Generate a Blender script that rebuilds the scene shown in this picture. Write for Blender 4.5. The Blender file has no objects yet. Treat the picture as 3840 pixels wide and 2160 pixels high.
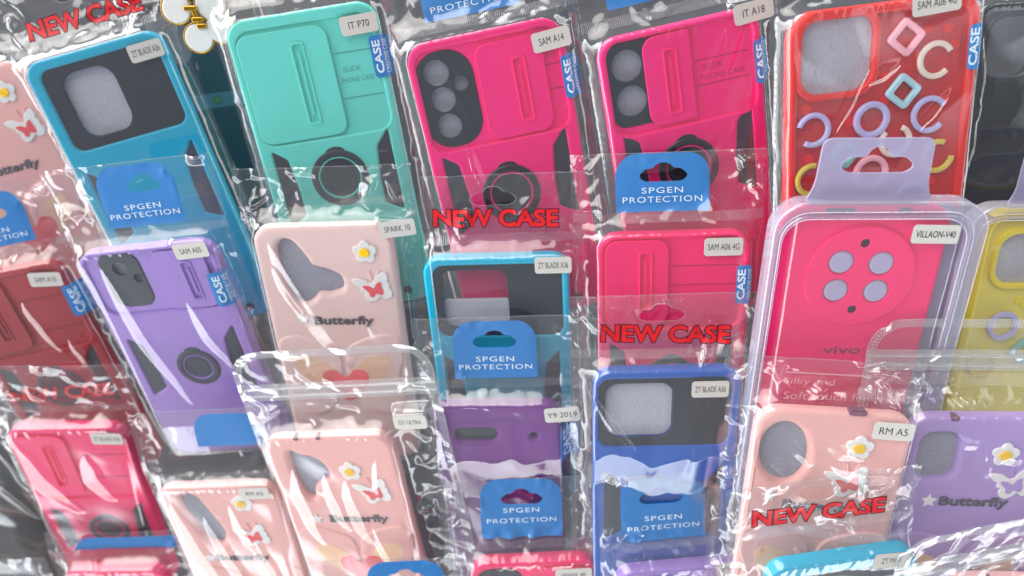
import bpy, bmesh, math, random
import numpy as np
from mathutils import Vector, Matrix

S = bpy.context.scene
COL = S.collection
R = math.radians
MM = 0.001

# ------------------------------------------------------------------ camera, world, sun, exposure
cd = bpy.data.cameras.new('camera'); cam = bpy.data.objects.new('camera', cd); COL.objects.link(cam)
cam.location = (0, 0, 0.40)
cd.sensor_width = 36; cd.lens = 26.68; cd.clip_start = 0.01; cd.clip_end = 50
cd.dof.use_dof = True; cd.dof.focus_distance = 0.372; cd.dof.aperture_fstop = 5.0
S.camera = cam
S.view_settings.view_transform = 'Standard'; S.view_settings.look = 'None'
S.view_settings.exposure = 0.58; S.view_settings.gamma = 1.0
S.render.engine = 'CYCLES'
S.cycles.transparent_max_bounces = 40; S.cycles.max_bounces = 10; S.cycles.transmission_bounces = 6
S.cycles.caustics_reflective = False; S.cycles.caustics_refractive = False
S.cycles.sample_clamp_indirect = 4.0
try:
    S.cycles.use_denoising = True
except Exception:
    pass

SUN_DIR = Vector((-0.42, 0.42, 0.80)).normalized()
W = bpy.data.worlds.new('World'); S.world = W; W.use_nodes = True
SKY = 0.74
wn = W.node_tree.nodes; wl = W.node_tree.links; wn.clear()

def mathn(nodes, links, op, a, b=None, c=None, clamp=False):
    n = nodes.new('ShaderNodeMath'); n.operation = op; n.use_clamp = clamp
    for i, v in enumerate((a, b, c)):
        if v is None: continue
        if isinstance(v, (int, float)): n.inputs[i].default_value = v
        else: links.new(v, n.inputs[i])
    return n.outputs[0]

def maprange(nodes, links, v, a, b, c, d):
    n = nodes.new('ShaderNodeMapRange'); n.interpolation_type = 'SMOOTHSTEP'
    links.new(v, n.inputs[0])
    for i, q in enumerate((a, b, c, d)): n.inputs[i + 1].default_value = q
    return n.outputs[0]

wo = wn.new('ShaderNodeOutputWorld'); bg = wn.new('ShaderNodeBackground')
sky = wn.new('ShaderNodeTexSky'); sky.sky_type = 'NISHITA'; sky.sun_disc = False
sky.sun_elevation = math.asin(SUN_DIR.z); sky.sun_rotation = math.atan2(SUN_DIR.x, SUN_DIR.y)
sky.air_density = 1.0; sky.dust_density = 3.0
hs = wn.new('ShaderNodeHueSaturation'); hs.inputs['Saturation'].default_value = 0.28
wl.new(sky.outputs[0], hs.inputs['Color'])
tc = wn.new('ShaderNodeTexCoord'); sep = wn.new('ShaderNodeSeparateXYZ'); wl.new(tc.outputs['Generated'], sep.inputs[0])
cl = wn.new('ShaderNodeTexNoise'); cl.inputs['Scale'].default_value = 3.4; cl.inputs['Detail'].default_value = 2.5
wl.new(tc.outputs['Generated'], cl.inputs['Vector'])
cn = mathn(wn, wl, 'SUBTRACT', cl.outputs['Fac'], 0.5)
# made-up brightness mask over the sky, shaped so chosen film facets reflect white
# dimmed overhead, with an added bright band low down and bright patch high right
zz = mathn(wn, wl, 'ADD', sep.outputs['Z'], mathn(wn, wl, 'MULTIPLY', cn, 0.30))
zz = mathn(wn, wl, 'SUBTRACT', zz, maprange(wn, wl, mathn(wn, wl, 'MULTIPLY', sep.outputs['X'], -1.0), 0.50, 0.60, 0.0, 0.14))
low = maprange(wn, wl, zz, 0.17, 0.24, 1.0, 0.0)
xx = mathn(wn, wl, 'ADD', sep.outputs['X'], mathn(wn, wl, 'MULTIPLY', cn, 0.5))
hole = mathn(wn, wl, 'MULTIPLY', maprange(wn, wl, xx, 0.40, 0.50, 0.0, 0.6), maprange(wn, wl, sep.outputs['Z'], 0.70, 0.84, 0.0, 1.0))  # bright patch added to the sky to light streaks on the upper bags
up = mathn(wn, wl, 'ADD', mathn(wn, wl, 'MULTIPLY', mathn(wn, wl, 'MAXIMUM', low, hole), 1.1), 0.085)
lo = maprange(wn, wl, sep.outputs['Z'], -0.55, -0.02, 0.22, 1.0)     # brightness added below the horizon so steep film folds still reflect light
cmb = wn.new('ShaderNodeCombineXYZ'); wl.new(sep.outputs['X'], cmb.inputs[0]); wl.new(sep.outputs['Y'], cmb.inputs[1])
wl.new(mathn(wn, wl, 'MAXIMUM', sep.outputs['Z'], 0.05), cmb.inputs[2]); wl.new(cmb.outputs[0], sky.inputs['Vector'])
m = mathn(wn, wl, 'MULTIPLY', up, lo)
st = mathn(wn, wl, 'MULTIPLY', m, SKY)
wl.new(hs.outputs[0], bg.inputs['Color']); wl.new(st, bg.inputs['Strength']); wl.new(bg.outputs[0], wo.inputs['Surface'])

sd = bpy.data.lights.new('sun', 'SUN'); sd.energy = 0.85; sd.angle = R(48); sd.color = (1.0, 0.96, 0.91)
so = bpy.data.objects.new('sun', sd); COL.objects.link(so)
so.rotation_euler = SUN_DIR.to_track_quat('Z', 'Y').to_euler()

# ------------------------------------------------------------------ materials
def lin(r, g, b):
    f = lambda c: (c / 255 / 12.92) if c / 255 <= 0.04045 else ((c / 255 + 0.055) / 1.055) ** 2.4
    return (f(r), f(g), f(b), 1.0)

MATS = {}
def plastic(name, rgb, rough=0.42, spec=0.4, grain=0.05, gscale=900, bump=0.04, coat=0.0, metal=0.0, mottle=0.06):
    if name in MATS: return MATS[name]
    m = bpy.data.materials.new(name); m.use_nodes = True
    n = m.node_tree.nodes; l = m.node_tree.links; b = n['Principled BSDF']
    t = n.new('ShaderNodeTexCoord')
    nz = n.new('ShaderNodeTexNoise'); nz.inputs['Scale'].default_value = gscale; nz.inputs['Detail'].default_value = 3
    l.new(t.outputs['Object'], nz.inputs['Vector'])
    n2 = n.new('ShaderNodeTexNoise'); n2.inputs['Scale'].default_value = 38; n2.inputs['Detail'].default_value = 4
    l.new(t.outputs['Object'], n2.inputs['Vector'])
    v = mathn(n, l, 'ADD', mathn(n, l, 'MULTIPLY', mathn(n, l, 'SUBTRACT', nz.outputs['Fac'], 0.5), grain * 2),
              mathn(n, l, 'MULTIPLY', mathn(n, l, 'SUBTRACT', n2.outputs['Fac'], 0.5), mottle * 2))
    v = mathn(n, l, 'ADD', v, 1.0)
    h = n.new('ShaderNodeHueSaturation'); h.inputs['Color'].default_value = lin(*rgb); l.new(v, h.inputs['Value'])
    l.new(h.outputs[0], b.inputs['Base Color'])
    b.inputs['Roughness'].default_value = rough; b.inputs['Specular IOR Level'].default_value = spec
    b.inputs['Metallic'].default_value = metal; b.inputs['Coat Weight'].default_value = coat
    rr = mathn(n, l, 'ADD', mathn(n, l, 'MULTIPLY', mathn(n, l, 'SUBTRACT', n2.outputs['Fac'], 0.5), 0.25), rough)
    l.new(rr, b.inputs['Roughness'])
    bp = n.new('ShaderNodeBump'); bp.inputs['Strength'].default_value = bump; bp.inputs['Distance'].default_value = 0.0004
    l.new(nz.outputs['Fac'], bp.inputs['Height']); l.new(bp.outputs[0], b.inputs['Normal'])
    MATS[name] = m
    return m

def film_mat(name, base=0.11, haze=0.028, tint=(0.988, 0.99, 0.992), rough=0.055, bumpamt=0.04, edge=0.32, hazecol=(0.8, 0.8, 0.8)):
    if name in MATS: return MATS[name]
    m = bpy.data.materials.new(name); m.use_nodes = True
    n = m.node_tree.nodes; l = m.node_tree.links; n.clear()
    o = n.new('ShaderNodeOutputMaterial')
    t = n.new('ShaderNodeTexCoord')
    mp = n.new('ShaderNodeMapping'); mp.inputs['Scale'].default_value = (1, .55, 1); l.new(t.outputs['Object'], mp.inputs[0])
    nz = n.new('ShaderNodeTexNoise'); nz.inputs['Scale'].default_value = 130; nz.inputs['Detail'].default_value = 2; nz.inputs['Distortion'].default_value = 1.2
    l.new(mp.outputs[0], nz.inputs['Vector'])
    bp = n.new('ShaderNodeBump'); bp.inputs['Strength'].default_value = bumpamt; bp.inputs['Distance'].default_value = 0.0006
    l.new(nz.outputs['Fac'], bp.inputs['Height'])
    lw = n.new('ShaderNodeLayerWeight'); lw.inputs['Blend'].default_value = 0.5; l.new(bp.outputs[0], lw.inputs['Normal'])
    f4 = mathn(n, l, 'POWER', lw.outputs['Facing'], 4.0)
    fac = mathn(n, l, 'ADD', mathn(n, l, 'MULTIPLY', f4, edge), base, clamp=True)
    tr = n.new('ShaderNodeBsdfTransparent'); tr.inputs[0].default_value = (*tint, 1)
    df = n.new('ShaderNodeBsdfDiffuse'); df.inputs[0].default_value = (*hazecol, 1)
    gl = n.new('ShaderNodeBsdfGlossy'); gl.inputs['Roughness'].default_value = rough; gl.inputs[0].default_value = (1, 1, 1, 1)
    l.new(bp.outputs[0], gl.inputs['Normal'])
    m1 = n.new('ShaderNodeMixShader'); m1.inputs[0].default_value = haze
    l.new(tr.outputs[0], m1.inputs[1]); l.new(df.outputs[0], m1.inputs[2])
    m2 = n.new('ShaderNodeMixShader'); l.new(fac, m2.inputs[0]); l.new(m1.outputs[0], m2.inputs[1]); l.new(gl.outputs[0], m2.inputs[2])
    l.new(m2.outputs[0], o.inputs['Surface'])
    MATS[name] = m
    return m

FILM = film_mat('clear_film')
FILM_HAZY = film_mat('hazy_film', base=0.12, haze=0.055, rough=0.09)
SEAL = film_mat('seal_film', base=0.16, haze=0.14, rough=0.15, bumpamt=0.1)
WELD = film_mat('weld_film', base=0.16, haze=0.16, rough=0.2, bumpamt=0.1)
BOXP = film_mat('frosted_box_plastic', base=0.14, haze=0.38, tint=(.95, .95, .97), rough=0.12, bumpamt=0.05, hazecol=lin(198, 196, 216)[:3])
BOXC = film_mat('clear_box_panel', base=0.11, haze=0.05, rough=0.05, bumpamt=0.2)

C = dict(
    teal=plastic('teal_plastic', (0, 176, 212)), mint=plastic('mint_plastic', (102, 226, 212)),
    pink=plastic('hot_pink_plastic', (255, 17, 128)), pink2=plastic('rose_red_plastic', (255, 22, 110)),
    lav=plastic('lavender_plastic', (160, 126, 208)), red=plastic('dark_red_plastic', (176, 42, 52)),
    blue=plastic('royal_blue_plastic', (20, 90, 186)), purple=plastic('purple_plastic', (116, 44, 138), rough=.5),
    blush=plastic('blush_silicone', (243, 208, 202), rough=.55), rose=plastic('rose_silicone', (244, 182, 176), rough=.55),
    lilac=plastic('lilac_silicone', (181, 152, 214), rough=.55), vill=plastic('coral_pink_silicone', (255, 32, 114), rough=.6),
    yellow=plastic('yellow_plastic', (244, 224, 50)), charmred=plastic('bright_red_plastic', (236, 34, 28), rough=.3),
    black=plastic('black_tpu', (44, 49, 58), rough=.35, mottle=.15), dark=plastic('charcoal_tpu', (52, 56, 68), rough=.5),
    navy=plastic('navy_disc', (40, 44, 66), rough=.3), steel=plastic('dark_metal', (72, 66, 76), rough=.22, metal=.75),
    white=plastic('white_rubber', (240, 238, 236), rough=.5), yolk=plastic('yolk_yellow', (250, 198, 20), rough=.45),
    coral=plastic('coral_red', (238, 78, 88), rough=.5), peach=plastic('peach_orange', (247, 198, 160), rough=.5),
    paper=plastic('label_paper', (198, 195, 189), rough=.55, grain=.03, bump=.02), ink=plastic('black_ink', (40, 40, 46), rough=.5),
    textdark=plastic('dark_grey_rubber', (82, 74, 84), rough=.5),
    blueprint=plastic('blue_print', (0, 129, 209), rough=.35, mottle=.03), whiteprint=plastic('white_print', (208, 228, 240), rough=.5),
    redprint=plastic('red_print', (218, 30, 38), rough=.4), darkprint=plastic('maroon_print', (62, 24, 46), rough=.4),
    greyink=plastic('grey_ink', (120, 66, 92), rough=.5), pinkink=plastic('pale_ink', (246, 170, 190), rough=.5),
    foam=plastic('grey_foam', (188, 188, 200), rough=.9, spec=.1, grain=.35, gscale=1500, bump=.6, mottle=.08),
    foamdim=plastic('dim_grey_foam', (158, 158, 172), rough=.9, spec=.1, grain=.35, gscale=1500, bump=.6, mottle=.08),
    cloth=plastic('dark_cloth', (66, 68, 74), rough=.8, grain=.3, mottle=.3), gold=plastic('gold_metal', (214, 168, 60), rough=.25, metal=1.0, mottle=.03),
    pearl=plastic('white_shell', (232, 230, 228), rough=.25, mottle=.12), band=plastic('slate_blue_band', (70, 110, 124), rough=.5),
    charcoalcase=plastic('charcoal_plastic', (38, 45, 48), rough=.3, mottle=.2), insert=plastic('lavender_card', (176, 168, 200), rough=.7),
    lnk_pink=plastic('pink_charm', (250, 178, 194), rough=.35), lnk_cream=plastic('cream_charm', (236, 220, 204), rough=.35),
    lnk_blue=plastic('pale_blue_charm', (176, 216, 230), rough=.35), lnk_lav=plastic('lavender_charm', (190, 184, 232), rough=.35),
    lnk_yel=plastic('yellow_charm', (214, 190, 70), rough=.35), lnk_mint=plastic('mint_charm', (130, 190, 180), rough=.35),
)
def translucent(name, rgb, alpha):
    m = film_mat(name, base=0.05, haze=alpha, tint=tuple(min(1, c * 1.3 + .02) for c in lin(*rgb)[:3]), rough=.15, bumpamt=.05, hazecol=lin(*rgb)[:3])
    return m
C['redglass'] = translucent('translucent_red_back', (220, 30, 32), .86)
C['yelglass'] = translucent('translucent_yellow_back', (250, 234, 110), .92)

# ------------------------------------------------------------------ outline helpers (millimetres)
def rrect(cx, cy, w, h, r, n=7, rot=0.0, corners=(1, 1, 1, 1)):
    pts = []
    for k, (sx, sy) in enumerate(((1, 1), (-1, 1), (-1, -1), (1, -1))):
        rr = max(r * corners[k], 0.05)
        ox, oy = sx * (w / 2 - rr), sy * (h / 2 - rr)
        for i in range(n + 1):
            a = math.pi / 2 * (k + i / n)
            pts.append((ox + rr * math.cos(a), oy + rr * math.sin(a)))
    c, s = math.cos(rot), math.sin(rot)
    return [(cx + x * c - y * s, cy + x * s + y * c) for x, y in pts]

def ell(cx, cy, rx, ry=None, n=40, rot=0.0):
    ry = rx if ry is None else ry
    c, s = math.cos(rot), math.sin(rot)
    out = []
    for i in range(n):
        x, y = rx * math.cos(2 * math.pi * i / n), ry * math.sin(2 * math.pi * i / n)
        out.append((cx + x * c - y * s, cy + x * s + y * c))
    return out

def smooth(pts, n=6):
    out = []; N = len(pts)
    for i in range(N):
        p0, p1, p2, p3 = (np.array(pts[(i + k - 1) % N], float) for k in range(4))
        for j in range(n):
            t = j / n
            out.append(tuple(0.5 * ((2 * p1) + (-p0 + p2) * t + (2 * p0 - 5 * p1 + 4 * p2 - p3) * t * t + (-p0 + 3 * p1 - 3 * p2 + p3) * t ** 3)))
    return out

def rpoly(pts, r, n=4):
    out = []; N = len(pts)
    for i in range(N):
        p = np.array(pts[i], float); a = np.array(pts[i - 1], float) - p; b = np.array(pts[(i + 1) % N], float) - p
        la, lb = np.linalg.norm(a), np.linalg.norm(b); q = min(r, la * .45, lb * .45)
        s0, s1 = p + a / la * q, p + b / lb * q
        for j in range(n + 1):
            t = j / n
            out.append(tuple((1 - t) ** 2 * s0 + 2 * t * (1 - t) * p + t * t * s1))
    return out

def xf(pts, cx, cy, s=1.0, rot=0.0, sx=1.0):
    c, q = math.cos(rot), math.sin(rot)
    return [(cx + s * (x * sx * c - y * q), cy + s * (x * sx * q + y * c)) for x, y in pts]

def area(p):
    return 0.5 * sum(p[i - 1][0] * p[i][1] - p[i][0] * p[i - 1][1] for i in range(len(p)))

def link(name, me, mat, parent=None):
    o = bpy.data.objects.new(name, me); COL.objects.link(o)
    me.materials.clear(); me.materials.append(mat)
    if parent is not None: o.parent = parent
    return o

def shade(me, ang=35):
    me.polygons.foreach_set('use_smooth', [True] * len(me.polygons))
    me.set_sharp_from_angle(angle=R(ang))

def curve_mesh(loops, z0, z1, bevel=0.0, res=3):
    cu = bpy.data.curves.new('tmp', 'CURVE'); cu.dimensions = '2D'; cu.fill_mode = 'BOTH'
    for k, lp in enumerate(loops):
        lp = list(lp)
        if (area(lp) < 0) != (k > 0): lp.reverse()
        sp = cu.splines.new('POLY'); sp.points.add(len(lp) - 1)
        sp.points.foreach_set('co', [c for p in lp for c in (p[0], p[1], 0, 1)])
        sp.use_cyclic_u = True
    cu.extrude = max((z1 - z0) / 2 - bevel, 0.0); cu.bevel_depth = bevel; cu.bevel_resolution = res; cu.offset = -bevel
    ob = bpy.data.objects.new('tmp', cu)
    me = bpy.data.meshes.new_from_object(ob)
    bpy.data.objects.remove(ob); bpy.data.curves.remove(cu)
    me.transform(Matrix.Translation((0, 0, (z0 + z1) / 2)))
    return me

def merge(meshes):
    bm = bmesh.new()
    for me in meshes:
        bm.from_mesh(me); bpy.data.meshes.remove(me)
    out = bpy.data.meshes.new('m'); bm.to_mesh(out); bm.free()
    return out

def fin(me, drape=None, dz=0.0, cut=1.1, grid=None):
    """optionally lay a flat mesh on the film surface; millimetres to metres"""
    if drape is not None:
        bm = bmesh.new(); bm.from_mesh(me)
        xs = [v.co.x for v in bm.verts]; ys = [v.co.y for v in bm.verts]
        x0, y0, st = drape.x0, drape.y0, drape.step
        for ax, lo, hi, o in ((0, min(xs), max(xs), x0), (1, min(ys), max(ys), y0)):
            k = math.ceil((lo - o) / st)
            while o + k * st < hi:
                nrm = (1, 0, 0) if ax == 0 else (0, 1, 0)
                co = (o + k * st, 0, 0) if ax == 0 else (0, o + k * st, 0)
                bmesh.ops.bisect_plane(bm, geom=bm.verts[:] + bm.edges[:] + bm.faces[:], plane_co=co, plane_no=nrm, dist=1e-5)
                k += 1
        X = np.array([v.co.x for v in bm.verts]); Y = np.array([v.co.y for v in bm.verts])
        Z = drape.at(X, Y)
        for v, z in zip(bm.verts, Z): v.co.z = v.co.z + z + dz
        bm.to_mesh(me); bm.free()
    me.transform(Matrix.Scale(MM, 4))
    return me

def plate(name, loops, z0, z1, mat, parent, bevel=0.0, ang=35, drape=None, dz=0.0):
    me = curve_mesh(loops, z0, z1, bevel)
    fin(me, drape, dz); shade(me, ang)
    return link(name, me, mat, parent)

def text_mesh(s, cx, cy, width, height, rot=0.0, bold=0.0, z0=0.0, thick=0.06, shear=0.0, spacing=1.0, fit=None):
    """text fitted to width x height; the fit is measured at boldness `fit` so that an outline can share its letters' places"""
    def make(b):
        cu = bpy.data.curves.new('tmp', 'FONT'); cu.body = s; cu.size = 10; cu.align_x = 'CENTER'; cu.align_y = 'CENTER'
        cu.resolution_u = 3; cu.offset = b; cu.shear = shear; cu.space_character = spacing
        ob = bpy.data.objects.new('tmp', cu); me = bpy.data.meshes.new_from_object(ob)
        bpy.data.objects.remove(ob); bpy.data.curves.remove(cu)
        n = len(me.vertices); co = np.empty(n * 3); me.vertices.foreach_get('co', co)
        return me, co.reshape(-1, 3)
    me, co = make(bold); ref = co
    if fit is not None:
        m2, ref = make(fit); bpy.data.meshes.remove(m2)
    n = len(co); mn, mx = ref.min(0), ref.max(0)
    sx = width / (mx[0] - mn[0]); sy = height / (mx[1] - mn[1])
    x = (co[:, 0] - (mn[0] + mx[0]) / 2) * sx; y = (co[:, 1] - (mn[1] + mx[1]) / 2) * sy
    c, q = math.cos(rot), math.sin(rot)
    co = np.stack([cx + x * c - y * q, cy + x * q + y * c, np.full(n, z0)], 1)
    me.vertices.foreach_set('co', co.ravel())
    return me

def lettering(s, cx, cy, w, h, mat, parent, z=0.0, rot=0.0, bold=0.0, name='lettering', drape=None, dz=0.0, solid=0.0, fit=None, shear=0.0, spacing=1.0):
    me = text_mesh(s, cx, cy, w, h, rot, bold, z, fit=fit, shear=shear, spacing=spacing)
    if solid:
        bm = bmesh.new(); bm.from_mesh(me)
        r = bmesh.ops.extrude_face_region(bm, geom=bm.faces[:])
        for v in [g for g in r['geom'] if isinstance(g, bmesh.types.BMVert)]: v.co.z += solid
        bmesh.ops.recalc_face_normals(bm, faces=bm.faces[:]); bm.to_mesh(me); bm.free()
    fin(me, drape, dz)
    return link(name, me, mat, parent)

# ------------------------------------------------------------------ things
def thing(name, label, cat, pose, group=None):
    o = bpy.data.objects.new(name, None); COL.objects.link(o); o.empty_display_size = 0.01
    x, y, z, th, ry, a = pose[:6]
    o.location = (x * MM, y * MM, z * MM); o.rotation_euler = (R(th), R(ry), R(a))
    o['label'] = label; o['category'] = cat
    if group: o['group'] = group
    return o

# ------------------------------------------------------------------ film height fields
_rng = np.random.default_rng(7)
_perm = _rng.permutation(512); _ga = _rng.random(512) * 2 * np.pi
_gx, _gy = np.cos(_ga), np.sin(_ga)
def perlin(x, y, seed=0):
    xi = np.floor(x).astype(int); yi = np.floor(y).astype(int); fx = x - xi; fy = y - yi
    def g(ix, iy):
        h = _perm[(_perm[(_perm[(ix + seed * 17) & 511] + iy) & 511] + seed) & 511]
        return _gx[h], _gy[h]
    u = fx ** 3 * (fx * (fx * 6 - 15) + 10); v = fy ** 3 * (fy * (fy * 6 - 15) + 10)
    a = g(xi, yi); b = g(xi + 1, yi); c = g(xi, yi + 1); d = g(xi + 1, yi + 1)
    n00 = a[0] * fx + a[1] * fy; n10 = b[0] * (fx - 1) + b[1] * fy
    n01 = c[0] * fx + c[1] * (fy - 1); n11 = d[0] * (fx - 1) + d[1] * (fy - 1)
    return (n00 * (1 - u) + n10 * u) * (1 - v) + (n01 * (1 - u) + n11 * u) * v

FOLD = 1.0
def sstep(x, a, b):
    t = np.clip((x - a) / (b - a), 0, 1); return t * t * (3 - 2 * t)

def ridged(x, y, seed):
    return 1 - np.abs(perlin(x, y, seed)) * 2

class Film:
    def __init__(f, xl, xr, yt, yb, w, L, hc, seed, cx=0.0, step=1.0, seal=None, taut=0.35, crumple=1.0, head=1.0, folds=(), flats=(), topw=0.6, sidew=0.28, puff=0.0):
        f.x0, f.y0, f.step = xl, yb, step
        nx = int(round((xr - xl) / step)) + 1; ny = int(round((yt - yb) / step)) + 1
        xs = xl + np.arange(nx) * step; ys = yb + np.arange(ny) * step
        X, Y = np.meshgrid(xs, ys); f.X, f.Y = X, Y
        cy = -L / 2; r = 9
        qx = np.abs(X - cx) - (w / 2 - r); qy = np.abs(Y - cy) - (L / 2 - r)
        d = np.hypot(np.maximum(qx, 0), np.maximum(qy, 0)) + np.minimum(np.maximum(qx, qy), 0) - r
        d = d + 0.6 * perlin(X / 16, Y / 22, seed + 9)
        dd = np.maximum(d, 0)
        base = 0.9 + (hc - 0.9) * np.exp(-(dd / (2.6 + 3.4 * sstep(Y, -8, 2))) ** 1.15)
        # domain warp so that the creases wander
        wx = X + 5 * perlin(X / 23, Y / 23, seed + 1); wy = Y + 5 * perlin(X / 23, Y / 23, seed + 2)
        rng = random.Random(seed)
        an = rng.uniform(-0.9, -0.2)
        ca, sa = math.cos(an), math.sin(an)
        u = wx * ca + wy * sa; v = -wx * sa + wy * ca
        c1 = ridged(u / 20, v / 9, seed + 3) ** 3; c2 = ridged(wx / 7, wy / 9, seed + 4) ** 2; c3 = ridged(wx / 4.0, wy / 3.4, seed + 5) ** 2
        act = 0.16 + 1.05 * sstep(perlin(X / 24, Y / 24, seed + 20), -0.12, 0.32)
        crump = np.zeros_like(X)
        for k_ in range(6):                                 # flat facets between straight creases, each set of creases only here and there
            a_ = rng.uniform(0, math.pi); lam = rng.uniform(7, 20); sl_ = rng.uniform(.16, .34)
            q = (X * math.cos(a_) + Y * math.sin(a_)) / lam + 0.5 * perlin(X / 40, Y / 40, seed + 40 + k_) + rng.random()
            msk = sstep(perlin(X / 19 + k_ * 7.3, Y / 19, seed + 50 + k_), -.02, .22)
            crump += msk * sl_ * lam * (np.abs(q - np.floor(q) - .5) - .25)
        crump = act * crump * 1.25 + 0.10 * act * (ridged(wx / 6, wy / 7, seed + 5) ** 2 - .4)
        inside = sstep(-d, 0.0, 5.0)                       # 1 well inside the case outline
        outside = sstep(d, 2.0, 6.5)
        tautz = taut * (2.0 * perlin(u / 56, v / 25, seed + 6) + 1.5 * perlin(X / 27, Y / 62, seed + 7))
        lumps = sstep(perlin(X / 30, Y / 30, seed + 12), 0.10, 0.45)
        amp_head = head * (0.45 + 1.1 * sstep(np.abs(X - (xl + xr) / 2) / ((xr - xl) / 2), 0.45, 0.95))
        yhead = (seal if seal is not None else 6) + 2
        amp = np.where(Y > yhead, amp_head, crumple) * (outside) + 0.05 * lumps * crumple * inside
        base = base + puff * np.clip(-Y, 0, 120) * sstep(-d, -1, 6)
        h = base + amp * crump + tautz * np.clip(inside + .4, 0, 1)
        # short gathers over the top edge of the case
        g = np.exp(-((Y + 1.5) / 3.2) ** 2) * (np.abs(X - cx) < w / 2 + 6)
        h += 0.5 * topw * g * (ridged(X / 5.2 + 0.35 * perlin(X / 9, Y / 9, seed + 8), Y / 15, seed + 10) ** 2 - .3)
        # long pleats beside the case
        sgate = outside * (Y < 2)
        h += sidew * sgate * (ridged((X + 1.5 * perlin(X / 11, Y / 25, seed + 13)) / 3.6, Y / 55, seed + 11) ** 2 - .4)
        for (ax, ay, bx, by, w1, w2, hh) in folds:
            L2 = math.hypot(bx - ax, by - ay); tx, ty = (bx - ax) / L2, (by - ay) / L2
            s = ((X - ax) * tx + (Y - ay) * ty) / L2; p = -(X - ax) * ty + (Y - ay) * tx
            p = p + (.9 + .14 * max(w1, w2)) * perlin(s * 3.1, p * 0 + seed, seed + 14)
            if max(w1, w2) > 20: p = p + 6.5 * perlin(s * 7.5, p * 0 + seed, seed + 16) + 12.0 * np.clip(perlin(s * 11, Y / 60, seed + 17), 0, 1)
            env = np.clip(np.sin(np.pi * np.clip(s, 0, 1)), 0, 1) ** 0.6
            prof = np.where(p > 0, np.clip(1 - p / np.maximum(w2 * env, .3), 0, 1), np.clip(1 + p / np.maximum(w1 * env, .3), 0, 1))
            h = h + FOLD * hh * env * prof
        for k_ in range(4 if len(folds) > 1 else 7):                                 # small loose facets, most of them in the header
            if k_ < 4:
                fx0 = rng.choice((-1, 1)) * rng.uniform(.35, .95) * (xr - xl) / 2 + (xl + xr) / 2; fy0 = rng.uniform(yhead + 2, max(yt - 3, yhead + 5))
                ln_, w1, hh = rng.uniform(9, 18), rng.uniform(4, 7.5), rng.uniform(1.2, 2.2) * head
            else:
                fx0 = cx + rng.uniform(-w / 2 - 2, w / 2 + 2); fy0 = rng.uniform(-80, -4); ln_, w1, hh = rng.uniform(9, 26), rng.uniform(1.4, 2.8), rng.uniform(.5, .95) * crumple
            an_ = rng.uniform(-2.4, -0.7)
            ax, ay, bx, by = fx0, fy0, fx0 + ln_ * math.cos(an_), fy0 + ln_ * math.sin(an_)
            L2 = math.hypot(bx - ax, by - ay); tx, ty = (bx - ax) / L2, (by - ay) / L2
            s = ((X - ax) * tx + (Y - ay) * ty) / L2; p = -(X - ax) * ty + (Y - ay) * tx + 0.5 * perlin(s * 2.3, s * 0 + seed + k_, seed + 15)
            env = np.clip(np.sin(np.pi * np.clip(s, 0, 1)), 0, 1) ** 0.7
            wa, wb = (w1, w1 * .3) if rng.random() < .5 else (w1 * .3, w1)
            h = h + hh * env * np.where(p > 0, np.clip(1 - p / np.maximum(wa * env, .3), 0, 1), np.clip(1 + p / np.maximum(wb * env, .3), 0, 1))
        h = np.maximum(h, 0.5)
        for (fx, fy, fw, fh, fz, soft) in flats:
            k = (1 - sstep(np.abs(X - fx) - fw / 2, 0, soft)) * (1 - sstep(np.abs(Y - fy) - fh / 2, 0, soft))
            h = h * (1 - k) + fz * k
        h = np.where(inside > .5, np.maximum(h, hc - .25), h)
        # weld the outer edge down
        e = np.minimum(np.minimum(X - xl, xr - X), 4) / 4
        h = 0.6 + (h - 0.6) * (0.25 + 0.75 * e)
        f.h = h; f.nx, f.ny = nx, ny
    def at(f, x, y):
        u = np.clip((x - f.x0) / f.step, 0, f.nx - 1.001); v = np.clip((y - f.y0) / f.step, 0, f.ny - 1.001)
        i = u.astype(int); j = v.astype(int); a = u - i; b = v - j; h = f.h
        return (h[j, i] * (1 - a) + h[j, i + 1] * a) * (1 - b) + (h[j + 1, i] * (1 - a) + h[j + 1, i + 1] * a) * b
    def mesh(f, keep=None):
        nx, ny = f.nx, f.ny
        co = np.stack([f.X.ravel(), f.Y.ravel(), f.h.ravel()], 1) * MM
        j, i = np.meshgrid(np.arange(ny - 1), np.arange(nx - 1), indexing='ij')
        a = (j * nx + i).ravel(); q = np.stack([a, a + 1, a + 1 + nx, a + nx], 1)
        if keep is not None:
            cx = f.X[:-1, :-1].ravel() + f.step / 2; cy = f.Y[:-1, :-1].ravel() + f.step / 2
            q = q[keep(cx, cy)]
        # flat back sheet
        x0, x1, y0, y1 = f.X[0, 0], f.X[0, -1], f.Y[0, 0], f.Y[-1, 0]
        me = bpy.data.meshes.new('film')
        me.from_pydata(co.tolist(), [], q.tolist()); me.update()
        me.polygons.foreach_set('use_smooth', [True] * len(me.polygons))
        return me

def inside_poly(px, py, poly):
    r = np.zeros(px.shape, bool); n = len(poly)
    for i in range(n):
        x1, y1 = poly[i - 1]; x2, y2 = poly[i]
        c = ((y1 > py) != (y2 > py))
        with np.errstate(divide='ignore', invalid='ignore'):
            xi = (x2 - x1) * (py - y1) / (y2 - y1 + 1e-12) + x1
        r ^= c & (px < xi)
    return r

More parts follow.
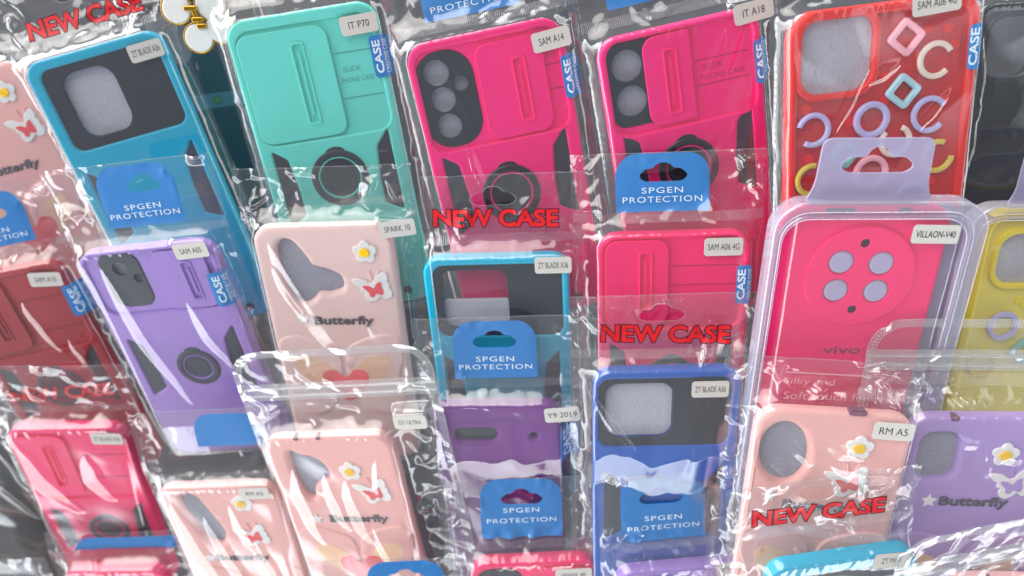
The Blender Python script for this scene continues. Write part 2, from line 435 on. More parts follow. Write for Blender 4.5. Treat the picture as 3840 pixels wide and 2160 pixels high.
def euro_slot(cx, cy, w=24, h=6.4, bump=3.0):
    pts = [(-w / 2 + h / 2, -h / 2), (w / 2 - h / 2, -h / 2), (w / 2 - .6, -h / 4), (w / 2, 0.2), (w / 2 - h / 2, h / 2), (5.2, h / 2 + .1), (3.4, h / 2 + bump * .75),
           (0, h / 2 + bump), (-3.4, h / 2 + bump * .75), (-5.2, h / 2 + .1), (-w / 2 + h / 2, h / 2), (-w / 2, 0.2), (-w / 2 + .6, -h / 4)]
    return xf(rpoly(pts, 1.6, 3), cx, cy)

def ribs(x0, x1, y, hgt, drape, pitch=0.95, w=0.5):
    bm = bmesh.new(); x = x0
    rng = random.Random(int(x0 * 7 + y * 3))
    while x < x1:
        yy0 = y - hgt / 2 + rng.uniform(-.15, .15); yy1 = y + hgt / 2 + rng.uniform(-.2, .2)
        n = 4; prev = None
        for k in range(n + 1):
            q = yy0 + (yy1 - yy0) * k / n
            z = float(drape.at(np.array([x + w / 2]), np.array([q]))[0])
            row = [bm.verts.new(((x + dx) * MM, q * MM, (z + dz) * MM)) for dx, dz in ((0, .06), (w * .3, .34), (w * .7, .34), (w, .06))]
            if prev:
                for a in range(3): bm.faces.new((prev[a], prev[a + 1], row[a + 1], row[a]))
            prev = row
        x += pitch
    me = bpy.data.meshes.new('m'); bm.to_mesh(me); bm.free()
    return me

def dashes(x, y0, y1, drape, pitch=3.6, ln=2.3, w=0.55):
    bm = bmesh.new(); y = y0
    rng = random.Random(int(x * 11 + y0))
    while y < y1:
        xx = x + rng.uniform(-.15, .15)
        for dx0, dx1 in ((0, w * .36), (w * .64, w)):
            vs = []
            for (a, b) in ((xx + dx0, y), (xx + dx1, y), (xx + dx1, y + ln), (xx + dx0, y + ln)):
                z = float(drape.at(np.array([a]), np.array([b]))[0]) + .12
                vs.append(bm.verts.new((a * MM, b * MM, z * MM)))
            bm.faces.new(vs)
        y += pitch
    me = bpy.data.meshes.new('m'); bm.to_mesh(me); bm.free()
    return me

def sticker(root, text, x, y, rot, film, w=19, h=9.4, lw=None, lh=3.4, bold=0.0, mat='paper', z=None, sub=True):
    zz = film.at(np.array([x]), np.array([y]))[0] if z is None else z
    me = curve_mesh([rrect(x, y, w, h, 1.7, rot=R(rot))], 0, 0.14, 0.04, 1)
    me.transform(Matrix.Translation((0, 0, zz + .12))); fin(me); shade(me)
    st = link('sticker', me, C[mat], root)
    if text:
        lw = lw or min(w - 3.5, len(text) * 1.75)
        lettering(text, x, y, lw, lh, C['ink'], st, z=zz + .30, rot=R(rot), bold=bold)
    return st

def side_print(root, x, y, film, w=9.5, h=21, rot=0.0):
    p = plate('side_print', [rrect(x, y, w, h, 2.2, rot=R(rot))], 0, 0.0, C['blueprint'], root, drape=film, dz=-.10)
    c, s = math.cos(R(rot)), math.sin(R(rot))
    lettering('CASE', x - 1.5 * c, y - 1.5 * s, 16.5, 4.0, C['whiteprint'], p, rot=R(90 + rot), bold=0.25, drape=film, dz=.02)
    lettering('CREATIVE CASE', x + 2.7 * c, y + 2.7 * s, 17, 1.9, C['whiteprint'], p, rot=R(90 + rot), drape=film, dz=.02)

G_BAG = 'clear film bags round the phone cases'; G_CASE = 'phone cases on display'; G_FOAM = 'foam inserts inside the phone cases'

def make_bag(key, pose, label, w, L, xl=-48, xr=48, top=40, seal=7.5, head=None, seed=1, hc=10.4, folds=(), cx=0.0, slot=None, tab=None, newc=None,
             stk=None, sidep=None, taut=0.35, crumple=0.75, headc=0.9, mat=None, ybot=None, seams=True, topw=.6, sidew=.28, puff=0.0, zipy=None, lean=0.18, faded=False, textrot=0.0, sealx=None, arc=0.0):
    root = thing('clear_bag', label, 'plastic bag', pose, G_BAG)
    flats = []
    for s in (stk or []):
        flats.append((s[1], s[2], s[4] if len(s) > 4 else 19, s[5] if len(s) > 5 else 9.4, hc + .05, 2.2))
    if tab: flats.append((tab[0], (tab[1] + tab[2]) / 2, 34, 12, 1.6, 12))
    yb = ybot if ybot is not None else -L - 9
    f = Film(xl, xr, top, yb, w, L, hc, seed, cx=cx, seal=seal, taut=taut, crumple=crumple, head=headc, folds=folds, flats=flats, topw=topw, sidew=sidew, puff=puff)
    if tab or newc:                                          # the header leans and curls a little
        rng = random.Random(seed + 50)
        b1, b2 = rng.uniform(-1.5, 2.0), rng.uniform(-1, 1)
        t = np.clip((f.Y - (seal or 7)) / 32, 0, 1)
        f.h = f.h - lean * np.maximum(f.Y - (seal or 7) - 2, 0) + t * t * (b2 * f.X / 40) + 0.9 * t * perlin(f.X / 31, f.Y / 44, seed + 30)
    cuts = []
    sl = euro_slot(*slot) if slot else None
    outline = None
    if zipy is not None:
        outline = rrect((xl + xr) / 2, (top + yb) / 2, xr - xl, top - yb, 17, n=10, corners=(1, 1, .1, .1))
    def keep(px, py):
        k = np.ones(px.shape, bool)
        if sl: k &= ~inside_poly(px, py, sl)
        if outline: k &= inside_poly(px, py, outline)
        return k
    link('film', f.mesh(keep), mat or FILM, root)
    if sl and not tab:
        c = np.mean(sl, 0)
        outer = [tuple(np.array(p) + (np.array(p) - c) / np.linalg.norm(np.array(p) - c) * .4) for p in sl]
        plate('slot_rim', [outer, sl], 0, .05, SEAL, root, drape=f, dz=.1)
    if seal is not None and zipy is None:
        sx = sealx or (xl + 1, xr - 1)
        link('seal_strip', ribs(sx[0], sx[1], seal, 4.6, f), SEAL, root)
    if seams:
        for sx_ in (xl + 2.2, xr - 2.7):
            link('side_seam', dashes(sx_, yb + 5, top - 1, f), SEAL, root)
        plate('cut_edge', [[(xl + .3, top - .15), (xl + .3, top - .6), (xr - .3, top - .6), (xr - .3, top - .15)]], 0, 0, SEAL, root, drape=f, dz=.1)
    if tab:
        tx, y0, y1 = tab[:3]; tw = tab[3] if len(tab) > 3 else 47
        lo = rrect(tx, (y0 + y1) / 2, tw, y1 - y0, 11, corners=(1, 1, .05, .05))
        loops = [lo] + ([sl] if sl else [])
        p = plate('header_print', loops, 0, 0, C['blueprint'], root, drape=f, dz=-.16)
        if len(tab) > 4 and tab[4] is None: pass
        else:
            ya, ybb = (tab[4] if len(tab) > 4 else (20.4, 15.8))
            lettering('SPGEN', tx, ya, 20.5, 2.9, C['whiteprint'], p, bold=0.0, drape=f, dz=.02, spacing=1.15)
            lettering('PROTECTION', tx, ybb, 39.5, 2.9, C['whiteprint'], p, bold=0.0, drape=f, dz=.02, spacing=1.15)
    if newc:
        nx_, ny_, nw, nh = newc[:4]; nr = R(newc[4]) if len(newc) > 4 else 0
        q = lettering('NEW CASE', nx_, ny_, nw, nh, C['darkprint'], root, rot=nr, bold=0.74, fit=.33, name='lettering_outline', drape=f, dz=-.26 if faded else .06)
        lettering('NEW CASE', nx_, ny_, nw, nh, C['redprint'], q, rot=nr, bold=0.33, drape=f, dz=-.14 if faded else .14)
    for s in (stk or []):
        sticker(root, s[0], s[1], s[2], s[3], f, *(s[4:]))
    if sidep:
        side_print(root, sidep[0], sidep[1], f, *(sidep[2:]))
    if zipy is not None:
        band = rrect((xl + xr) / 2, zipy, xr - xl - 1, 11, .6)
        z_ = plate('zip_strip', [band], 0, .3, film_mat('zip_film', base=.13, haze=.2, rough=.1), root, drape=f, dz=.25)
        for dy in (-2.4, 2.6):
            plate('zip_ridge', [rrect((xl + xr) / 2, zipy + dy, xr - xl - 2, 1.3, .5)], 0, 1.1, film_mat('zip_ridge_film', base=.16, haze=.14, rough=.12), z_, bevel=.3, drape=f, dz=.45)
        # dotted weld along the outline
        bm = bmesh.new()
        inner = rrect((xl + xr) / 2, (top + yb) / 2 - 0, xr - xl - 9, top - yb - 9, 13, n=10, corners=(1, 1, .1, .1))
        nbig = 10
        def ring_pts(off):
            pts = rrect((xl + xr) / 2, (top + yb) / 2, xr - xl - 2 * off, top - yb - 2 * off, max(17 - off, 2), n=14, corners=(1, 1, .1, .1))
            out = []
            for i in range(len(pts)):
                a, b = np.array(pts[i - 1]), np.array(pts[i]); L_ = np.linalg.norm(b - a); k = 0.0
                n_ = max(1, int(L_ / 1.3))
                out += [tuple(a + (b - a) * j / n_) for j in range(n_)]
            return out
        for r_, off in enumerate((.6, 1.7, 2.8, 3.9)):
            for (px, py) in ring_pts(off):
                if py < -60: continue
                if r_ % 2: px += .5
                z = float(f.at(np.array([px]), np.array([py]))[0]) + .1
                vs = [bm.verts.new(((px + .42 * math.cos(t)) * MM, (py + .42 * math.sin(t)) * MM, z * MM)) for t in np.arange(5) * 2 * math.pi / 5]
                tp = bm.verts.new((px * MM, py * MM, (z + .35) * MM))
                for k in range(5): bm.faces.new((vs[k], vs[(k + 1) % 5], tp))
        for dy in np.arange(-13, -7, 1.15):
            for px in np.arange(xl + 5, xr - 5, 1.4):
                py = zipy + dy; px2 = px + (.7 if int(round(dy * 10)) % 23 > 11 else 0)
                z = float(f.at(np.array([px2]), np.array([py]))[0]) + .1
                vs = [bm.verts.new(((px2 + .42 * math.cos(t)) * MM, (py + .42 * math.sin(t)) * MM, z * MM)) for t in np.arange(5) * 2 * math.pi / 5]
                tp = bm.verts.new((px2 * MM, py * MM, (z + .35) * MM))
                for k in range(5): bm.faces.new((vs[k], vs[(k + 1) % 5], tp))
        me = bpy.data.meshes.new('m'); bm.to_mesh(me); bm.free()
        link('welded_edge', me, WELD, root)
        plate('edge_band', [outline, inner], 0, .1, film_mat('edge_band_film', base=.11, haze=.07, rough=.12), root, drape=f, dz=.06)
    return root, f

def foam(pose, label, x, y, w, h, z=5.2, mat='foam'):
    o = plate('foam_insert', [rrect(x, y, w, h, 3)], z - 2.6, z, C[mat], None, bevel=.5)
    xx, yy, zz, th, ry, a = pose[:6]
    o.location = (xx * MM, yy * MM, zz * MM); o.rotation_euler = (R(th), R(ry), R(a))
    o['label'] = label; o['category'] = 'foam insert'; o['group'] = G_FOAM
    return o

# ------------------------------------------------------------------ the cases
def vents(ys, root, low=-36, wL=34.5, k=1.0):
    out = []
    for s in (-1, 1):
        dy = 0 if s < 0 else -2
        out.append(rpoly([(s * 31.8, ys + 1.5 + (3 if s > 0 else 0)), (s * 24.6, ys - 4), (s * 22.6, ys - 22), (s * 22.6, ys + low), (s * 31.8, ys + low - 5)], 1.4))
    return out

def armor(pose, label, col, L=160, rec=-62, panel=None, holes=(), slider=None, groove=None, ring=(0, -84, 15.3), ys=-64, notch=(), foamlab=None, lines=(), sq=False, engrave=None,
          port=True, discmat='black', ringmat='dark', w=None, foamz=5.2, foammat='foamdim', rm=4.0):
    w = w or pose[6]; k = w / 77.0
    root = thing('phone_case', label, 'phone case', pose, G_CASE)
    out = rrect(0, -L / 2, w, L, 10.5)
    v = [xf(p, 0, 0, 1, 0, k) for p in vents(ys, root)]
    loops = [out]
    if panel: loops.append(panel)
    loops.append(ell(ring[0], ring[1], ring[2] - 4.5))
    a = curve_mesh(loops, 1.0, 7.7, 0.8)
    recs = rrect(0, (rec - rm) / 2, w - 7.5, -rec - rm, 7.5)
    loops2 = [rrect(0, -L / 2, w - .1, L - .1, 10.4), recs] + v + [ell(ring[0], ring[1], ring[2] - 1.2)]
    b = curve_mesh(loops2, 4.2, 9.2, 1.3)
    me = merge([a, b]); fin(me); shade(me, 40)
    body = link('body', me, C[col], root)
    for p in v:
        c = np.mean(p, 0); plate('vent', [[tuple(c + (np.array(q) - c) * 1.04) for q in p]], 7.9, 8.35, C['dark'], root)
    if panel:
        hl = [ell(*h) if len(h) in (3, 4) else rrect(*h) for h in holes]
        plate('camera_panel', [panel] + hl, 6.2, 8.15, C['black'], root, bevel=.25)
    if slider:
        x0, x1, y0, y1 = slider
        cn = (0, 1, 1, 0) if sq else (1, 1, 1, 1)
        sl = plate('slider', [rrect((x0 + x1) / 2, (y0 + y1) / 2, x1 - x0, y0 - y1, 6.5, corners=cn), rrect(groove[0], (groove[1] + groove[2]) / 2, 5.0, groove[1] - groove[2] - 1.6, 1.3)], 8.0, 9.5, C[col], root, bevel=.45)
        plate('slot_floor', [rrect(groove[0], (groove[1] + groove[2]) / 2, 6.0, groove[1] - groove[2], 1.3)], 7.9, 8.5, C[col], sl, bevel=.1)
        ou = rrect(groove[0], (groove[1] + groove[2]) / 2, 7.0, groove[1] - groove[2] + .6, 1.8)
        inn = rrect(groove[0], (groove[1] + groove[2]) / 2, 5.2, groove[1] - groove[2] - 1.4, 1.3)
        plate('slider_grip', [ou, inn], 9.3, 10.1, C[col], sl, bevel=.3)
        plate('grip_rib', [rrect(groove[0], (groove[1] + groove[2]) / 2, 1.5, groove[1] - groove[2] - 9, .6)], 8.4, 9.6, C[col], sl, bevel=.2)
        for sx in (-1, 1):
            plate('arrow_mark', [rpoly([(groove[0] + sx * 9.5, (y0 + y1) / 2), (groove[0] + sx * 6.2, (y0 + y1) / 2 + 3), (groove[0] + sx * 7.2, (y0 + y1) / 2)], .3)], 9.4, 9.62, C[col], sl)
    for (lx0, lx1, ly) in lines:
        plate('score_line', [rrect((lx0 + lx1) / 2, ly, lx1 - lx0, .55, .2)], 7.6, 7.95, C[col + '_line_shade'] if col + '_line_shade' in C else C[col], root, bevel=.1)
    if engrave:
        for (tx_, ty_, s_, tw_) in engrave: lettering(s_, tx_, ty_, tw_, 2.6, C[col + '_line_shade'], root, z=7.8, name='engraved_lettering')  # flat letters; the shade of engraving is in their darker colour
    rx, ry_, rr = ring
    tabp = ell(rx + .5, ry_ + rr - 1.0, 5.5, 3.0, 20)
    rg = curve_mesh([ell(rx, ry_, rr, n=56), ell(rx, ry_, rr - 3.6, n=56)], 7.7, 9.9, .8)
    tb = curve_mesh([tabp], 7.8, 9.3, .6)
    me = merge([rg, tb]); fin(me); shade(me, 40); rh = link('ring_holder', me, C[ringmat], root)
    plate('ring_trim', [ell(rx, ry_, rr - 3.9, n=56), ell(rx, ry_, rr - 4.6, n=56)], 7.7, 9.5, C[col], rh, bevel=.2)
    dm = merge([curve_mesh([ell(rx, ry_, rr - 4.9, n=56)], 7.0, 8.6, .4), curve_mesh([ell(rx, ry_, rr - 7.2, n=48), ell(rx, ry_, rr - 7.7, n=48)], 8.4, 8.8, .1)])
    fin(dm); shade(dm, 40); link('ring_disc', dm, C[discmat], rh)
    if port:
        plate('port_hole', [ell(w * .31, -L + 7, 2.6)], 8.9, 9.28, C['black'], root)
    if panel and foamlab:
        c = np.mean(panel, 0)
        ww = np.ptp([p[0] for p in panel]); hh = np.ptp([p[1] for p in panel])
        foam(pose, foamlab, c[0], c[1], ww - 1.2, hh - 1.2, foamz, foammat)
    return root

for k in ('pink', 'pink2', 'mint', 'lav', 'red'):  # darker copies; the shade in score lines and engraving is in the colour
    m = C[k].copy(); h = [n for n in m.node_tree.nodes if n.type == 'HUE_SAT'][0]
    c = h.inputs['Color'].default_value; h.inputs['Color'].default_value = (c[0] * .55, c[1] * .55, c[2] * .55, 1); C[k + '_line_shade'] = m; m.name = k + '_engraving_shade'

def blade(pose, label, col, panel, hole, L=168, ys=-66, foamlab=None, foamrect=None, foammat='foam', foamz=5.0, port=True):
    """case with a wide black window panel round one big camera opening"""
    w = pose[6]
    root = thing('phone_case', label, 'phone case', pose, G_CASE)
    k = w / 77.0
    v = [xf(p, 0, 0, 1, 0, k) for p in vents(ys, root, low=-38)]
    px, py, pw, ph = panel; hx, hy, hw, hh, hr = hole
    pl = rrect(px, py, pw, ph, 6.0); ho = rrect(hx, hy, hw, hh, hr, n=10)
    a = curve_mesh([rrect(0, -L / 2, w, L, 9.5), ho], 1.0, 7.4, .6)
    b = curve_mesh([rrect(0, -L / 2, w - .1, L - .1, 9.4), pl] + v, 4.2, 9.2, 1.4)
    me = merge([a, b]); fin(me); shade(me, 40); link('body', me, C[col], root)
    plate('window_panel', [rrect(px, py, pw + .6, ph + .6, 6.0), rrect(hx, hy, hw, hh, hr, n=10)], 7.3, 8.3, C['black'], root, bevel=.25)
    plate('window_wall', [rrect(hx, hy, hw + 1.2, hh + 1.2, hr, n=10), rrect(hx, hy, hw, hh, hr, n=10)], 1.2, 7.9, C['dark'], root)
    for p in v:
        c = np.mean(p, 0); plate('vent', [[tuple(c + (np.array(q) - c) * 1.04) for q in p]], 7.9, 8.35, C['dark'], root)
    if port: plate('port_hole', [ell(w * .31, -L + 7, 2.8)], 8.9, 9.28, C['black'], root)
    if foamlab:
        fr = foamrect or (hx, hy, hw + 1.6, hh + 1.6)
        foam(pose, foamlab, *fr, foamz, foammat)
    return root

BF = smooth([(0, 2.6), (2, 6), (5, 8.4), (7.8, 8.2), (8.6, 5.2), (8.0, 3.2), (9.3, 1.2), (8.8, -.8), (10.0, -3.5), (9.2, -6.9), (6, -7.8), (3.2, -6.2), (1.5, -7.8), (-1.7, -9.5), (-4.6, -8.4), (-5.7, -5.7),
             (-5.2, -3.6), (-7.2, -2.6), (-7.2, -.5), (-9.6, 1.2), (-11.9, 4.2), (-9, 5.2), (-5, 4.4), (-2, 2.4)], 5)
BFI = smooth([(.1, -.8), (1.6, 1.8), (4.2, 2.9), (4.5, .4), (5.2, -2.8), (4.4, -5), (2.4, -4.7), (.9, -4.2), (-.6, -6.3), (-2.7, -5.6), (-3.1, -3.4), (-6.2, .4), (-3, .7)], 5)
FLW = [((5.0 + 1.75 * abs(math.cos(2.5 * t))) * math.cos(t + .3), (5.0 + 1.75 * abs(math.cos(2.5 * t))) * math.sin(t + .3)) for t in np.arange(100) * 2 * math.pi / 100]
STAR = rpoly([((4.2 if i % 2 == 0 else 2.0) * math.sin(i * math.pi / 5), (4.2 if i % 2 == 0 else 2.0) * math.cos(i * math.pi / 5)) for i in range(10)], .5)

def butterfly_case(pose, label, col, hole, foamlab, flo=(22.5, -16), but=(24.5, -37), txt=(4.5, -59, 34), star=(-18.5, -56.5), inner='coral', L=158, bow=True, notches=(), brot=0, foammat='foamdim'):
    w = pose[6]
    root = thing('phone_case', label, 'phone case', pose, G_CASE)
    me = curve_mesh([rrect(0, -L / 2, w, L, 11), hole], 1.0, 9.0, 3.2, 5); fin(me); shade(me, 60)
    body = link('body', me, C[col], root)
    c = np.mean(hole, 0)
    for (nx_, ny_, nw) in notches:
        plate('cable_notch', [rrect(nx_, ny_, nw, 2.6, 1.0)], 5, 9.08, C['greyink'], root)
    fl = plate('flower_charm', [xf(FLW, *flo)], 8.7, 10.0, C['white'], root, bevel=.5)
    plate('flower_centre', [ell(flo[0] - .4, flo[1] - .1, 3.0, 2.6)], 9.8, 10.7, C['yolk'], fl, bevel=.4)
    bf = plate('butterfly_charm', [xf(BF, but[0], but[1], 1.0, R(brot))], 8.7, 9.9, C['white'], root, bevel=.45)
    plate('butterfly_inner', [xf(BFI, but[0], but[1], 1.0, R(brot))], 9.7, 10.2, C[inner], bf, bevel=.15)
    an = merge([curve_mesh([rpoly([(but[0] + s * .3, but[1] + 3), (but[0] + s * 3.4 + 1.5, but[1] + 9.8), (but[0] + s * 2.6 + 1.3, but[1] + 10), (but[0] - s * .3, but[1] + 3)], .3)], 8.8, 9.6, .15) for s in (-1, 1)])
    fin(an); link('antenna', an, C[col], bf)
    plate('star_charm', [xf(STAR, *star)], 8.7, 9.6, C['white'], root, bevel=.3)
    lettering('Butterfly', txt[0], txt[1], txt[2], 7.0, C['textdark'], root, z=8.95, bold=.28, solid=.55, rot=R(-1))
    if bow:
        for s in (-1, 1):
            pts = smooth([(s * 2 + 1, -79), (s * 12 + 1, -71), (s * 26 + 1, -67.5), (s * 35.2, -71), (s * 36, -84), (s * 32.5, -97), (s * 35, -112), (s * 24, -124), (s * 10, -118), (s * 2, -100)], 6)
            wg = plate('bow_wing', [pts], 7.0, 10.0, C[col], root, bevel=1.4)
            plate('wing_patch', [smooth([(s * 7, -92), (s * 14, -83), (s * 24, -81), (s * 28, -87), (s * 22, -98), (s * 12, -103)], 6)], 9.7, 10.15, C['peach'], wg, bevel=.15)
        ant = merge([curve_mesh([rpoly([(s * 1, -88), (s * 7.5, -79), (s * 9, -81), (s * 3.5, -91)], 1.2)], 9.6, 10.2, .25) for s in (-1, 1)])
        fin(ant); link('antenna', ant, C[col], root)
        plate('heart', [smooth([(0, -96), (6, -91), (13, -93), (13, -101), (6, -109), (0, -113), (-6, -109), (-13, -101), (-13, -93), (-6, -91)], 6)], 9.9, 10.4, C[inner], root, bevel=.2)
    xs = [p[0] for p in hole]; ys = [p[1] for p in hole]
    foam(pose, foamlab, (min(xs) + max(xs)) / 2, (min(ys) + max(ys)) / 2, np.ptp(xs) + 3, np.ptp(ys) + 3, 5.0, foammat)
    return root

def link_c(cx, cy, r, rot=0.0, t=2.6, gap=70, n=26):
    a0, a1 = R(gap / 2 + rot), R(360 - gap / 2 + rot)
    o = [((r) * math.cos(a0 + (a1 - a0) * i / n), r * math.sin(a0 + (a1 - a0) * i / n)) for i in range(n + 1)]
    i_ = [((r - t) * math.cos(a1 + (a0 - a1) * i / n), (r - t) * math.sin(a1 + (a0 - a1) * i / n)) for i in range(n + 1)]
    def cap(a):
        return [((r - t / 2) * math.cos(a), (r - t / 2) * math.sin(a))]
    return xf(o + i_, cx, cy)

def diamond(cx, cy, r, rot=0.0, t=3.0):
    o = rpoly([(r, 0), (0, r), (-r, 0), (0, -r)], 2.2); i_ = rpoly([(r - t * 1.35, 0), (0, r - t * 1.35), (-r + t * 1.35, 0), (0, -r + t * 1.35)], 1.0)
    return [xf(o, cx, cy, 1, rot), xf(i_, cx, cy, 1, rot)]

def charm_case(pose, label, col, back, win, charms, L=168, foamlab=None):
    w = pose[6]
    root = thing('phone_case', label, 'phone case', pose, G_CASE)
    wx, wy, ww, wh = win
    out = rrect(0, -L / 2, w, L, 12)
    inn = rrect(0, -L / 2, w - 9, L - 9, 9)
    me = merge([curve_mesh([out, inn], 1, 9.3, 1.8), curve_mesh([rrect(wx, wy, ww + 6, wh + 6, 11), rrect(wx, wy, ww, wh, 9)], 5.5, 9.4, .9)])
    fin(me); shade(me, 50); link('rim', me, C[col], root)
    plate('back_panel', [rrect(0, -L / 2, w - 8.6, L - 8.6, 9), rrect(wx, wy, ww, wh, 9)], 6.2, 6.9, C[back], root)
    # dots moulded in the back
    rng = random.Random(5); dl = []
    for i in range(46):
        x, y = rng.uniform(-w / 2 + 9, w / 2 - 9), rng.uniform(-118, -8)
        if abs(x - wx) < ww / 2 + 5 and abs(y - wy) < wh / 2 + 5: continue
        dl.append(curve_mesh([ell(x, y, 2.3, n=18)], 6.8, 7.4, .25))
    me = merge(dl); fin(me); shade(me, 50); o = link('dot_pattern', me, C[col], root)
    for (kind, x, y, r, rot, mt) in charms:
        if kind == 'd': plate('diamond_link', diamond(x, y, r, R(rot)), 7.2, 10.2, C[mt], root, bevel=1.0)
        elif kind == 'c': plate('open_ring_link', [link_c(x, y, r, rot)], 7.2, 9.9, C[mt], root, bevel=1.1)
        else: plate('ring_link', [ell(x, y, r), ell(x, y, r - 3)], 7.2, 9.9, C[mt], root, bevel=1.1)
    if foamlab: foam(pose, foamlab, wx, wy, ww + 4, wh + 4, 5.6)
    return root

# ------------------------------------------------------------------ the setting
bm = bmesh.new()
g = 60
for j in range(g + 1):
    for i in range(g + 1):
        x = -1.2 + 2.4 * i / g; y = -1.2 + 2.4 * j / g
        bm.verts.new((x, y, -0.235 + 0.004 * math.sin(x * 9 + y * 4) + 0.003 * math.sin(y * 17 - x * 5)))
bm.verts.ensure_lookup_table()
for j in range(g):
    for i in range(g):
        a = j * (g + 1) + i; bm.faces.new((bm.verts[a], bm.verts[a + 1], bm.verts[a + g + 2], bm.verts[a + g + 1]))
me = bpy.data.meshes.new('m'); bm.to_mesh(me); bm.free(); shade(me)
gr = link('ground', me, C['cloth']); gr['kind'] = 'structure'

# poses: x, y, z (mm), tilt, roll, turn (degrees), case width (mm); origin = middle of the case's top edge
P = {
 'zt_tl': (-231.8, 134.5, -21.0, 23.4, -0.2, 15.8, 76.8), 'mint': (-108.2, 142.4, 11.0, 23.9, 0.6, 9.4, 77.0),
 'a14': (-15.4, 127.7, 24.5, 21.8, -0.9, 11.6, 78.0), 'a18': (77.2, 128.1, 34.0, 24.9, -1.6, 12.3, 78.2),
 'red': (166.2, 130.1, 55.0, 21.7, 0.3, 7.3, 87.4), 'a10': (-308.9, 13.1, -60.0, 29.4, -0.8, 11.3, 76.0),
 'lav': (-199.4, 25.9, -15.0, 32.5, -6.8, 5.3, 79.7), 'spark': (-102.0, 37.4, -11.0, 27.6, -3.7, 1.2, 77.0),
 'tealmid': (-8.6, 19.7, -1.0, 27.8, -5.4, 1.2, 77.1), 'a06': (81.8, 30.3, 12.0, 22.0, -5.4, 1.3, 77.0),
 'box': (165.4, 42.9, 55.0, 25.7, -1.6, 0.1, 95.4), 'yel': (285.4, 47.3, 0.0, 22.0, -1.7, 1.2, 76.0),
 'hotbl': (-277.5, -81.9, -75.0, 33.6, 2.2, 0.7, 72.4), 'rml': (-174.8, -112.0, -52.0, 30.3, -6.2, 3.4, 75.1),
 's21': (-103.3, -77.6, -26.0, 28.0, -10.1, 3.9, 76.9), 'y9': (-8.6, -59.1, -18.0, 27.9, -4.9, 1.6, 69.7),
 'blue': (80.0, -39.1, 4.0, 21.3, -2.3, 1.5, 76.0), 'rmr': (155.2, -55.7, 32.0, 22.3, -5.0, -2.6, 73.7),
 'lavr': (232.3, -59.1, 25.0, 20.6, -2.5, 0.0, 76.0), 'sp40': (12.4, -152.7, -42.0, 26.0, -0.2, 2.5, 73.0),
 'y9b': (93.5, -151.2, -28.0, 26.0, 0.7, 4.8, 73.6), 'tealb': (163.9, -130.5, 16.0, 26.0, 1.1, 7.9, 75.5),
 'hotb': (-267.9, -184.5, -115.0, 26.0, -0.6, 1.8, 67.7), 'pinkr': (256.0, -141.5, 15.0, 26.0, 0.8, -1.7, 76.0),
 'pinkl': (-325.0, 128.0, -52.0, 22.0, -4.0, 14.0, 77.0), 'pinkbl': (-352.0, -205.0, -110.0, 26.0, 0.0, 3.0, 72.0),
 'darkr': (277.0, 150.0, 5.0, 22.0, 0.0, 3.0, 80.0), 'darkl': (-375.0, -95.0, -110.0, 28.0, 0.0, 10.0, 76.0),
 'darkg': (-196.0, 178.0, -62.0, 24.0, 0.0, 8.0, 76.0),
}

# ------------------------------------------------------------------ top row
blade(P['zt_tl'], 'teal phone case with a black window panel, left of the mint green case', 'teal', (1.5, -28.6, 66, 46), (-8.4, -28.2, 30, 36, 9), L=176, ys=-66,
      foamlab='light grey foam in the camera opening of the teal case left of the mint case')
make_bag('zt_tl', P['zt_tl'], 'clear bag with red NEW CASE header over the teal case left of the mint case', 76.8, 176, top=42, seal=5.6, seed=3,
         stk=[('ZT BLADE A36', 29, -9.7, 0)], newc=(1.8, 15.2, 64, 9.6), slot=(2, 28), xl=-47, xr=47)

armor(P['mint'], 'mint green phone case with its slider closed over the camera', 'mint', L=166, rec=-64.5, slider=(-35, 11.5, -7.5, -63.5), groove=(-4.6, -14.5, -56),
      ring=(1.0, -87, 15.6), ys=-69, lines=((12.5, 33, -23), (12.5, 34, -46)), rm=5.5, engrave=((20, -31.5, 'SLIDE', 9), (22, -37, 'PHONE CASE', 17)))
make_bag('mint', P['mint'], 'clear bag round the mint green case, blue side print at its right', 77, 166, top=40, seal=8.5, seed=11, xl=-46, xr=48,
         stk=[('IT P70', 28.8, -10.4, 1.5)], sidep=(36.5, -27.5), tab=(-3, 11, 40, 46, None), slot=(-3, 28), topw=1.0)

armor(P['a14'], 'hot pink phone case with four round camera holes in an oval black panel', 'pink', L=154, rec=-54, panel=rrect(-22.3, -28.8, 28.5, 47, 12.5), holes=((-26, -15, 6.3), (-15.2, -22, 3.7), (-25.3, -28.3, 6.1), (-25, -41.6, 6.1)),
      slider=(-5.8, 27.8, -6.2, -53), groove=(15, -15, -46.5), ring=(-1, -82, 15.3), ringmat='steel', ys=-58, lines=((28, 35.5, -22), (28, 35.5, -34)),
      foamlab='grey foam behind the four round holes of the hot pink case')
make_bag('a14', P['a14'], 'clear bag round the hot pink case with four camera holes', 78, 154, top=38, seal=5.4, seed=21, xl=-46, xr=48, hc=10.4,
         stk=[('SAM A14', 32.5, -10.4, 3)], sidep=(40, -29.4), tab=(-2.5, 8.4, 38, 47, (18.4, 13.4)), slot=(-2, 27),
         folds=((-24, -6, -14, -44, 1.2, 3.2, .8), (-20, -46, -15, -84, 1.5, 5.0, 1.3)))

